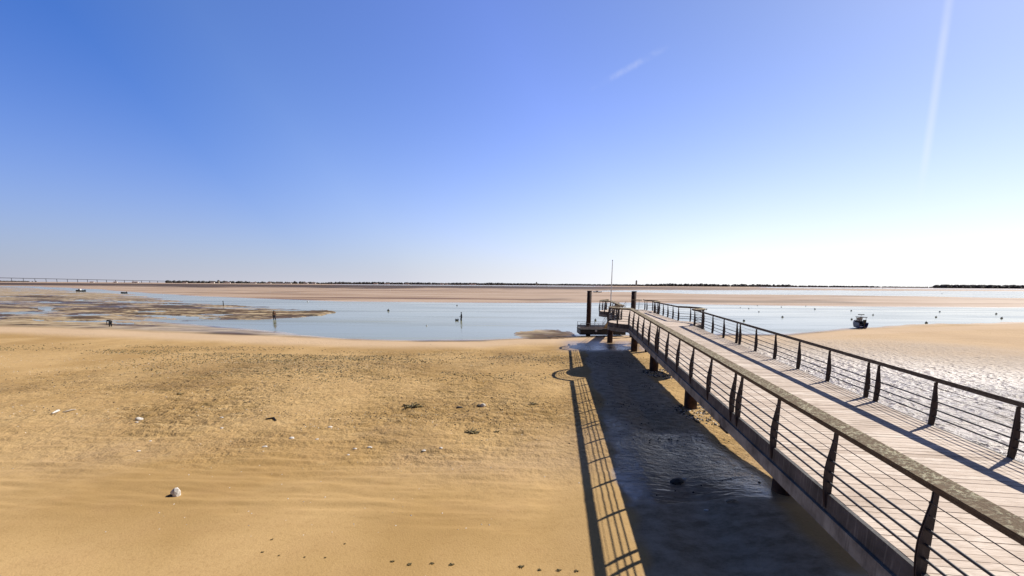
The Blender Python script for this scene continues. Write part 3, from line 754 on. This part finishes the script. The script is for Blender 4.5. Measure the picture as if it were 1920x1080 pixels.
def driftwood(px0, py0, px1, py1, r_, m, label, bend=.1):
    a, b = on_sand(px0, py0), on_sand(px1, py1); mid = (a + b) / 2 + Vector((0, bend, 0)); a.z += r_; b.z += r_; mid.z = (a.z + b.z) / 2 + r_ * .5
    mb = MB(); mb.tube([Vector((0, 0, 0)), (mid - a) * .55, mid - a, (mid - a) + (b - mid) * .5, b - a], [r_ * .7, r_, r_ * 1.1, r_ * .9, r_ * .5], 8)
    return tag(mb.build('driftwood', M[m], None, a, smooth=True), label, 'driftwood')
lump('stone', 329, 929, 20, 'shell', 'white angular stone lying alone on smooth sand at lower left', 'stone', 1.0, rough=.8)
lump('stone', 319, 931, 9, 'dstone', 'small dark stone touching the left side of the white angular stone', 'stone', .7)
lump('stone', 905, 761, 11, 'stone', 'pale topped dark stone on the pocked sand, right of the small brown clump', 'stone', .75)
lump('stone', 898, 761, 8, 'dstone', 'small dark stone tucked against the pale topped stone', 'stone', .6)
lump('stone', 861, 764, 11, 'dstone', 'low brown stone left of the pale topped stone', 'stone', .45)
lump('stone', 262, 787, 13, 'stone', 'white stone pair like lump on the sand at middle left', 'stone', .6)
lump('shell', 256, 792, 7, 'shell', 'small pale shell just below the white lump at middle left', 'shell', .35)
driftwood(98, 777, 112, 771, .05, 'shell', 'short bleached white driftwood at far left of the beach')
driftwood(118, 774, 143, 769, .035, 'wood', 'thin grey driftwood stick right of the bleached white piece')
driftwood(498, 787, 518, 790, .035, 'under', 'dark curved stick lying on the sand in mid beach', .25)
clump(884, 812, 34, 'large dark seaweed clump on the pocked sand left of the pier shadow', 5)
clump(930, 810, 12, 'small dark seaweed clump right of the large one', 6)
clump(772, 763, 34, 'flat brown seaweed clump left of the low brown stone', 8)
clump(338, 739, 12, 'small dark seaweed tuft on the upper left beach', 9)
clump(470, 732, 7, 'dark seaweed speck on the upper beach left of centre', 10)
clump(460, 755, 7, 'tiny brown seaweed tuft below the dark speck left of centre', 11)
clump(1000, 758, 16, 'thin brown seaweed clump beside the pier rail shadow', 12)
for px, py, w_, lab in ((496, 838, 10, 'pale shell at mid left of the rippled sand'), (665, 842, 8, 'pale shell left of the round pair in mid beach'), (693, 839, 9, 'round pale shell right of the narrow one in mid beach'),
    (653, 853, 6, 'small white shell nearest below the shell pair'), (795, 845, 8, 'white oval shell on moist sand in mid beach'), (827, 840, 7, 'flat pale shell right of the white oval shell'),
    (547, 822, 10, 'flat long pale shell on rippled sand'), (282, 827, 5, 'white shell above the moist streak at left'), (259, 846, 6, 'white shell below the moist streak at left'), (416, 783, 6, 'pale shell on the upper left beach'),
    (416, 803, 6, 'pale shell below another on the left beach'), (619, 801, 9, 'pale shell with dark edge in mid beach'), (594, 824, 6, 'small pale shell right of the flat long one')):
    lump('shell', px, py, w_, 'shell', lab, 'shell', .4, group='pale shells on the beach')
LOWW = ['first dark weed tuft of the row along the bottom edge, counted from the left', 'second dark weed tuft of the row along the bottom edge, counted from the left', 'third dark weed tuft of the row along the bottom edge, counted from the left', 'fourth dark weed tuft of the row along the bottom edge, counted from the left',
        'fifth dark weed tuft of the row along the bottom edge, largest one', 'sixth dark weed tuft of the row along the bottom edge', 'seventh dark weed tuft of the bottom row, second from the rail shadow', 'last dark weed tuft of the bottom row, touching the rail shadow']
for k, (px, py, w_) in enumerate(((736, 1053, 9), (767, 1059, 11), (810, 1057, 9), (846, 1059, 12), (978, 1063, 14), (1012, 1069, 9), (1048, 1070, 11), (1080, 1071, 10))):
    clump(px, py, w_, LOWW[k], 40 + k)
for k, (px, py, w_) in enumerate(((492, 1036, 6), (523, 1042, 5), (571, 1045, 5), (610, 1046, 5), (647, 1020, 5), (510, 1012, 6))):
    clump(px, py, w_, ['leftmost', 'second', 'third', 'fourth', 'rightmost', 'uppermost'][k] + ' of six tiny weed tufts scattered on the smooth sand at lower middle left', 60 + k)
lump('stone', 1268, 903, 30, 'dstone', 'low dark stone lying in the pier shadow at the edge of the rippled pool', 'stone', .38, rough=.5)
lump('stone', 1283, 899, 10, 'stone', 'small pale stone beside the low dark stone in the pier shadow', 'stone', .5)
driftwood(1360, 942, 1381, 940, .035, 'wood', 'short pale stick lying in the dark pier shadow', 0)
lump('shell', 1324, 957, 9, 'shell', 'dull shell lying in the deep shadow below the pier', 'shell', .35)

def scatter(name, n, fn, m, label, cat=None):
    mb = MB(); r_ = random.Random(len(name) * 13 + n)
    for _ in range(n):
        q = fn(r_)
        if q is None: continue
        x, y, sz, hh = q; z = None
        a = r_.uniform(0, 6.28); ca, sa = math.cos(a) * sz, math.sin(a) * sz
        mb.add([(x - ca, y - sa, 0), (x + sa * .6, y - ca * .6, 0), (x + ca, y + sa, 0), (x - sa * .6, y + ca * .6, 0), (x + r_.uniform(-.3, .3) * sz, y + r_.uniform(-.3, .3) * sz, hh)],
               [(0, 1, 4), (1, 2, 4), (2, 3, 4), (3, 0, 4)])
    v = np.array(mb.v); h = ground_height(v[:, 0], v[:, 1])[0]; v[:, 2] += h - .004; mb.v = [tuple(p) for p in v]
    o = mb.build(name, M[m]); tag(o, label, cat, kind='stuff'); return o
def band(bands, s0, s1, hk):
    tot = sum(b[4] for b in bands)
    def fn(r_):
        k = r_.uniform(0, tot)
        for b in bands:
            k -= b[4]
            if k <= 0: break
        px = r_.uniform(b[0], b[1]) + r_.gauss(0, 70); py = r_.gauss((b[2] + b[3]) / 2, (b[3] - b[2]) / 3.2)
        p = on_level(px, py, .45)
        if float(fbm(np.array([p.x * .22]), np.array([p.y]), 1.5, 3, 33.)[0]) < -.02 + r_.uniform(-.14, .12): return None
        s_ = r_.uniform(s0, s1); return p.x, p.y, s_, s_ * r_.uniform(*hk)
    return fn
scatter('seaweed_wrack', 12000, band([(-60, 500, 648, 662, 3), (180, 560, 653, 672, 3), (250, 720, 666, 704, 3.5), (470, 1060, 662, 680, 7), (600, 1000, 690, 715, 2), (1060, 1200, 665, 690, .6)], .03, .11, (.25, .8)), 'weed', 'broken strandline of dark olive seaweed scraps across the upper beach')
scatter('shell_scraps', 4500, band([(-60, 1050, 655, 700, 14), (-60, 1060, 700, 850, 4), (300, 1060, 850, 1060, .5), (1450, 2000, 640, 760, 3)], .015, .045, (.3, .8)), 'shell', 'pale broken shell scraps sprinkled over the beach')
scatter('seaweed_scraps', 4200, band([(-60, 500, 690, 760, 2), (480, 1065, 690, 800, 5), (1160, 1260, 655, 720, 1.2)], .02, .06, (.3, .9)), 'dstone', 'dark weed scraps and pebbles sprinkled over the pocked middle beach')
scatter('pebbles', 900, band([(1120, 1300, 655, 800, 3), (1180, 1420, 700, 880, 3)], .02, .06, (.4, .9)), 'dstone', 'dark pebbles and weed bits in the shaded wet sand below the pier')
def around(cx_, cy_, rx, ry, s0, s1, hk):
    def fn(r_):
        a = r_.uniform(0, 6.28); q = math.sqrt(r_.random()); s_ = r_.uniform(s0, s1)
        return cx_ + rx * q * math.cos(a), cy_ + ry * q * math.sin(a), s_, s_ * r_.uniform(*hk)
    return fn
for (s, v), lab in (((21.4, 2.05), 'bed of broken shells and weed round the foot of the second visible pile'), ((30.95, 2.05), 'scattered shells and weed round the foot of the third visible pile')):
    wx, wy = pier_world(v, s)
    scatter('shell_bed', 420, around(wx + .5, wy - 1.0, 1.5, 1.9, .03, .10, (.3, .9)), 'dstone', lab)
    scatter('shell_bed', 300, around(wx + .6, wy - 1.1, 1.5, 1.9, .03, .08, (.3, .8)), 'shell', lab.replace('shells and weed', 'pale shells'))

# ------------------------------------------------------------------ far shore
def tree(x, y, h_, label, seed):
    o = empty('tree', (x, y, 1.0)); tag(o, label, 'tree'); r_ = random.Random(seed)
    mb = MB(); mb.tube([(0, 0, 0), (.2, 0, h_ * .4), (0, 0, h_ * .75)], [h_ * .04, h_ * .03, h_ * .012], 7)
    for k in range(4): a = r_.uniform(0, 6.28); mb.tube([(0, 0, h_ * .35), (math.cos(a) * h_ * .25, math.sin(a) * h_ * .25, h_ * .62)], [h_ * .016, h_ * .006], 5)
    mb.build('trunk', M['trunk'], o)
    mb = MB()
    for k in range(240):
        a = r_.uniform(0, 6.28); zz = r_.uniform(.32, 1.0); rr = h_ * .42 * math.sqrt(max(0, 1 - ((zz - .62) / .40) ** 2)) * r_.uniform(.3, 1.08)
        c = Vector((rr * math.cos(a), rr * math.sin(a), zz * h_)); e = h_ * .07
        q = [c + Vector((r_.uniform(-e, e), r_.uniform(-e, e), r_.uniform(-e, e))) for _ in range(4)]
        mb.add(q, [(0, 1, 2, 3)])
    mb.build('crown', M['treeleaf'], o); return o
def wood(px0, px1, dist, hmin, hmax, seed, label, dens=1.0, gap=0.0):
    """a wooded skyline read as one mass: rounded crowns side by side"""
    a, b = at_depth(px0, 532, dist), at_depth(px1, 532, dist); mb = MB(); r_ = random.Random(seed); x = a.x
    while x < b.x:
        h_ = hmin + (hmax - hmin) * (.65 * r_.random() + .9 * (.5 + float(fbm(np.array([x]), np.array([dist]), 90.0, 3, seed)[0]) * 1.4) - .3); wd = r_.uniform(.8, 1.6) * h_ * .6
        if r_.random() > gap:
            rings = []
            yy = dist + r_.uniform(-60, 60)
            for t in (0, .3, .6, .85, 1.0):
                rr = wd * (math.sin(math.pi * (.18 + .80 * t)) ** .7) * r_.uniform(.85, 1.15)
                rings.append([(x + rr * math.cos(k * 1.0472 + t) * r_.uniform(.8, 1.2), yy + rr * math.sin(k * 1.0472 + t), 1 + t * h_ * r_.uniform(.95, 1.05)) for k in range(6)])
            mb.loft(rings)
        x += wd * r_.uniform(.3, .75) / dens
    if mb.v: tag(mb.build('far_wood', M['treeleaf']), label, kind='stuff')
wood(-120, 60, 4200, 6, 12, 1, 'low dark shoreline scrub under the far left bridge', 1, .3)
wood(325, 460, 3400, 13, 23, 2, 'dark tree line along the far shore left of the long white building')
wood(450, 640, 3500, 8, 18, 3, 'dark broken tree line around the far white buildings', 1, .15)
wood(640, 1010, 3600, 14, 20, 4, 'even dark tree line on the far shore left of centre', 1.3)
wood(1000, 1210, 3700, 12, 16, 5, 'low thin tree line on the far shore behind the pier end', 1.3)
wood(1210, 1480, 3600, 13, 25, 6, 'uneven dark tree line on the far shore right of the pier end', 1.1, .1)
wood(1440, 1640, 4200, 13, 18, 7, 'thin pale tree line on the far right shore', 1, .1)
wood(1610, 1800, 5200, 10, 15, 9, 'faint distant scrub at the far right', 1, .12)
wood(1762, 2300, 3300, 22, 29, 8, 'dark wooded headland on the right horizon', 1.6)
for k, (px, d_, h_, lab) in enumerate(((461, 3350, 19, 'rounded tree standing above the far tree line left of the white buildings'), (505, 3350, 17, 'bushy tree standing just left of the long white building on the far shore'), (553, 3350, 21, 'tall dark tree right of the long white building on the far shore'), (1425, 3500, 20, 'taller tree breaking the far tree line right of the pier'), (622, 3450, 15, 'low wide tree on the far shore between the village and the even tree line'))):
    p_ = at_depth(px, 531, d_); tree(p_.x, d_, h_, lab, 100 + k)
def house(px, d_, wpx, h_, label, roofm='roof', flat=False):
    p_ = at_depth(px, 531, d_); wd = wpx * d_ / F; dp = 9.0
    o = empty('house', (p_.x, d_, 1.0), rng.uniform(-.1, .1)); tag(o, label, 'house', 'white houses on the far shore')
    mb = MB(); mb.box(-wd / 2, wd / 2, 0, dp, 0, h_); wl = mb.build('wall', M['housewall'], o)
    nw = max(2, min(9, int(wd / 4)))
    for k in range(nw):
        x = -wd / 2 + (k + .5) * wd / nw; mb = MB(); mb.box(x - .6, x + .6, -.06, -.004, h_ * .35, h_ * .35 + 1.3); mb.build('window', M['glass'], wl)
    mb = MB(); mb.box(-.5, .5, -.08, -.004, .02, 2.1); mb.build('door', M['under'], wl)
    if flat:
        mb = MB(); mb.box(-wd / 2 - .4, wd / 2 + .4, -.4, dp + .4, h_ + .002, h_ + .5); mb.build('roof', M['under'], o)
    else:
        mb = MB(); mb.loft([[(-wd / 2 - .4, -.6, h_ + .004), (-wd / 2 - .4, dp / 2, h_ + 2.2), (-wd / 2 - .4, dp + .6, h_ + .004)], [(wd / 2 + .4, -.6, h_ + .004), (wd / 2 + .4, dp / 2, h_ + 2.2), (wd / 2 + .4, dp + .6, h_ + .004)]]); rf = mb.build('roof', M[roofm], o)
        mb = MB(); mb.box(wd * .2, wd * .2 + .9, dp / 2 - .4, dp / 2 + .4, h_ + 1.2, h_ + 3.4); mb.build('chimney', M['roof'], rf)
for px, d_, wpx, h_, lab, fl_ in ((253, 3250, 10, 7, 'broad white house on the far shore under the right end of the bridge', False), (216, 3250, 6, 6, 'small white house on the far shore left of the broad one under the bridge', False), (172, 3400, 7, 5, 'low pale house beneath the middle of the bridge', False),
    (346, 3250, 8, 5, 'low pale house where the bridge meets the far shore', False), (398, 3250, 7, 8, 'white house beside the dark trees left of the far village', False), (426, 3250, 10, 7, 'pale house in a gap of the dark trees on the far shore', False), (474, 3250, 11, 6, 'low pale long house left of the bushy far tree', False),
    (503, 3250, 9, 7, 'white house with clay roof just right of the bushy far tree', False), (531, 3250, 28, 8, 'long flat roofed white building on the far shore', True), (573, 3250, 8, 7, 'pale house right of the tall dark far tree', False), (588, 3250, 7, 7, 'white house at the right end of the far village', False),
    (704, 3350, 8, 6, 'white house alone in front of the even tree line', False), (725, 3350, 9, 5, 'low white house right of the lone white one', False), (763, 3350, 7, 5, 'small reddish white house in mid tree line', False), (828, 3350, 6, 6, 'white house, left one of the far pair near the middle', False), (837, 3350, 5, 6, 'white house, right one of the far pair near the middle', False), (886, 3350, 12, 6, 'pale wide house on the far shore before the channel bend', False)):
    house(px, d_, wpx, h_, lab, flat=fl_)
def tower(px, d_, wpx, h_, label):
    p_ = at_depth(px, 533, d_); wd = wpx * d_ / F / 2; o = empty('beacon_tower', (p_.x, d_, .5)); tag(o, label, 'tower')
    mb = MB(); mb.tube([(0, 0, 0), (0, 0, h_ * .8)], [wd, wd * .8], 12); mb.build('shaft', M['concrete'], o)
    mb = MB(); mb.tube([(0, 0, h_ * .8), (0, 0, h_ * .84)], wd * 1.15, 12); mb.build('gallery', M['under'], o)
    mb = MB(); mb.tube([(0, 0, h_ * .84), (0, 0, h_ * .97), (0, 0, h_)], [wd * .5, wd * .5, .1], 10); mb.build('lantern', M['glass'], o)
tower(1193, 3000, 3.4, 42, 'tall dark beacon tower on the horizon just right of the pier end pile')
tower(1006, 3300, 2.6, 28, 'short grey tower on the horizon left of the flagpole')
tower(410, 3300, 4.0, 26, 'pale tower rising above the dark trees near the bridge end')
# viaduct at far left
a, b = at_depth(-420, 522, 2300), at_depth(352, 529.6, 3900)
za, zb = at_depth(0, 521.5, at_depth(0, 522, 2700).y).z, 9.0
br = empty('road_bridge', (a.x, a.y, 0)); tag(br, 'long low concrete road viaduct crossing the water at far left horizon', 'bridge')
dv = Vector((b.x - a.x, b.y - a.y, 0)); Lb = dv.length; br.rotation_euler[2] = math.atan2(dv.y, dv.x)
def bz(t): return min(31.5, 41.6 - 26.3 * t)
NB = 40
mb = MB(); mb.loft([[(Lb * k / NB, -6, bz(k / NB) - 3.6), (Lb * k / NB, 6, bz(k / NB) - 3.6), (Lb * k / NB, 6, bz(k / NB)), (Lb * k / NB, -6, bz(k / NB))] for k in range(NB + 1)]); mb.build('bridge_deck', M['bridge'], br)
for k in range(1, 34):
    x = Lb * k / 34; mb = MB(); mb.box(x - .6, x + .6, -4, 4, -1, bz(k / 34) - 3.61); mb.build('pier_column', M['bridge'], br)
# oyster poles far right
for k, px in enumerate((1633, 1642, 1655, 1679)):
    p_ = at_depth(px, 540, 1700); mb = MB(); mb.tube([(0, 0, -1), (0, 0, 5.5 + k * .6)], .35, 6); mb.tube([(0, 0, 5.5 + k * .6), (0, 0, 6.1 + k * .6)], .6, 6)
    tag(mb.build('channel_stake', M['greyp'], None, (p_.x, 1700, 0)), ['leftmost', 'second', 'third', 'rightmost'][k] + ' of four thin far channel stakes before the right horizon', 'stake', 'channel stakes at far right')

# ------------------------------------------------------------------ light
TO_SUN = Vector((.94, .53, 1.0)).normalized()
EL = math.asin(TO_SUN.z); AZ = math.atan2(TO_SUN.x, TO_SUN.y)
sl = bpy.data.lights.new('sun', 'SUN'); so = bpy.data.objects.new('sun', sl); col.objects.link(so)
sl.energy = 5.0; sl.angle = R(.53); sl.color = (1.0, .955, .88)
so.rotation_euler = TO_SUN.to_track_quat('Z', 'Y').to_euler(); so.location = (30, 10, 60)
wd = bpy.data.worlds.new('World'); sc.world = wd; wd.use_nodes = True
nt = wd.node_tree; bg = nt.nodes['Background']
sky = nt.nodes.new('ShaderNodeTexSky'); sky.sky_type = 'NISHITA'; sky.sun_disc = False
sky.sun_elevation = EL; sky.sun_rotation = AZ; sky.altitude = 0; sky.air_density = 1.0; sky.dust_density = .6; sky.ozone_density = 1.5
STR = .1
bg.inputs['Strength'].default_value = STR
L = nt.links.new
tcw = N(nt, 'ShaderNodeTexCoord'); dirv = N(nt, 'ShaderNodeVectorMath', operation='NORMALIZE'); L(tcw.outputs['Generated'], dirv.inputs[0])
def vdot(v):
    d_ = N(nt, 'ShaderNodeVectorMath', operation='DOT_PRODUCT'); L(dirv.outputs[0], d_.inputs[0]); d_.inputs[1].default_value = v; return d_.outputs['Value']
sep = N(nt, 'ShaderNodeSeparateXYZ'); L(dirv.outputs[0], sep.inputs[0]); zel = sep.outputs['Z']
ds = vdot(TO_SUN)
# clearer, bluer air away from the sun
tint = ramp(nt, ds, [(.0, (.17, .42, .92)), (.09, (.17, .43, .93)), (.24, (.40, .575, .97)), (.62, (.56, .62, 1.0)), (.95, (.50, .53, .66))])
clear = mix(nt, 1.0, sky.outputs['Color'], tint, 'MULTIPLY')
gain = N(nt, 'ShaderNodeVectorMath', operation='SCALE'); L(clear, gain.inputs[0]); gain.inputs['Scale'].default_value = 1.85
# pale sea haze lying on the horizon, brightest below the sun
hs = Vector((TO_SUN.x, TO_SUN.y, 0)).normalized()
dh = vdot(hs)
hzc = ramp(nt, math_(nt, 'ADD', math_(nt, 'MULTIPLY', dh, .5), .5), [(.30, (.44, .455, .54)), (.62, (.62, .635, .72)), (.80, (.86, .88, .93)), (.92, (1.06, 1.06, 1.05))])
hzs = N(nt, 'ShaderNodeVectorMath', operation='SCALE'); L(hzc, hzs.inputs[0]); hzs.inputs['Scale'].default_value = 1.06 / STR
zn = math_(nt, 'MAXIMUM', zel, 0.0)
wide = N(nt, 'ShaderNodeMapRange'); L(dh, wide.inputs['Value']); wide.inputs['From Min'].default_value = -.3; wide.inputs['From Max'].default_value = 1.; wide.inputs['To Min'].default_value = -5.2; wide.inputs['To Max'].default_value = -7.
hf = math_(nt, 'EXPONENT', math_(nt, 'ADD', math_(nt, 'MULTIPLY', zn, wide.outputs[0]), math_(nt, 'MULTIPLY', math_(nt, 'MULTIPLY', zn, zn), -5.)))
skyc = mix(nt, hf, gain.outputs[0], hzs.outputs[0])
# a vapour trail and a steep pale streak, drawn into the sky
def sky_streak(pa, pb, width, amt, brk):
    a_, b_ = ray(*pa).normalized(), ray(*pb).normalized(); n_ = a_.cross(b_).normalized(); m_ = (a_ + b_).normalized(); t_ = n_.cross(m_)
    half = abs((b_ - m_).dot(t_))
    dn = math_(nt, 'ABSOLUTE', vdot(n_)); w1 = N(nt, 'ShaderNodeMapRange', interpolation_type='SMOOTHSTEP'); L(dn, w1.inputs['Value']); w1.inputs['From Min'].default_value = width; w1.inputs['From Max'].default_value = 0.
    dt = math_(nt, 'ABSOLUTE', vdot(t_)); w2 = N(nt, 'ShaderNodeMapRange', interpolation_type='SMOOTHSTEP'); L(dt, w2.inputs['Value']); w2.inputs['From Min'].default_value = half; w2.inputs['From Max'].default_value = half * .35
    nz_ = ramp(nt, noise(nt, dirv.outputs[0], brk, 4, .6), [(.40, .1), (.62, 1.)])
    return math_(nt, 'MULTIPLY', math_(nt, 'MULTIPLY', math_(nt, 'MULTIPLY', w1.outputs[0], w2.outputs[0]), nz_), amt)
tw = tuple(k / STR for k in (.95, .97, 1.))
skyc = mix(nt, sky_streak((1100, 172), (1268, 78), .009, .16, 22), skyc, tw)
skyc = mix(nt, sky_streak((1718, 420), (1800, -140), .008, .26, 5), skyc, tw)
# unseen dome dimmed overhead and behind the camera to cut the fill light
zd = N(nt, 'ShaderNodeMapRange', interpolation_type='SMOOTHSTEP'); L(zel, zd.inputs['Value']); zd.inputs['From Min'].default_value = .56; zd.inputs['From Max'].default_value = .80; zd.inputs['To Min'].default_value = 1.; zd.inputs['To Max'].default_value = .20
bd = N(nt, 'ShaderNodeMapRange', interpolation_type='SMOOTHSTEP'); L(sep.outputs['Y'], bd.inputs['Value']); bd.inputs['From Min'].default_value = -.5; bd.inputs['From Max'].default_value = .35; bd.inputs['To Min'].default_value = .35; bd.inputs['To Max'].default_value = 1.
fin = N(nt, 'ShaderNodeVectorMath', operation='SCALE'); L(skyc, fin.inputs[0]); L(math_(nt, 'MULTIPLY', math_(nt, 'MULTIPLY', zd.outputs[0], bd.outputs[0]), .875), fin.inputs['Scale'])
L(fin.outputs[0], bg.inputs['Color'])
sc.view_settings.view_transform = 'Standard'; sc.view_settings.look = 'None'
sc.view_settings.exposure = .2; sc.view_settings.gamma = 1
sc.cycles.max_bounces = 6; sc.cycles.use_denoising = True
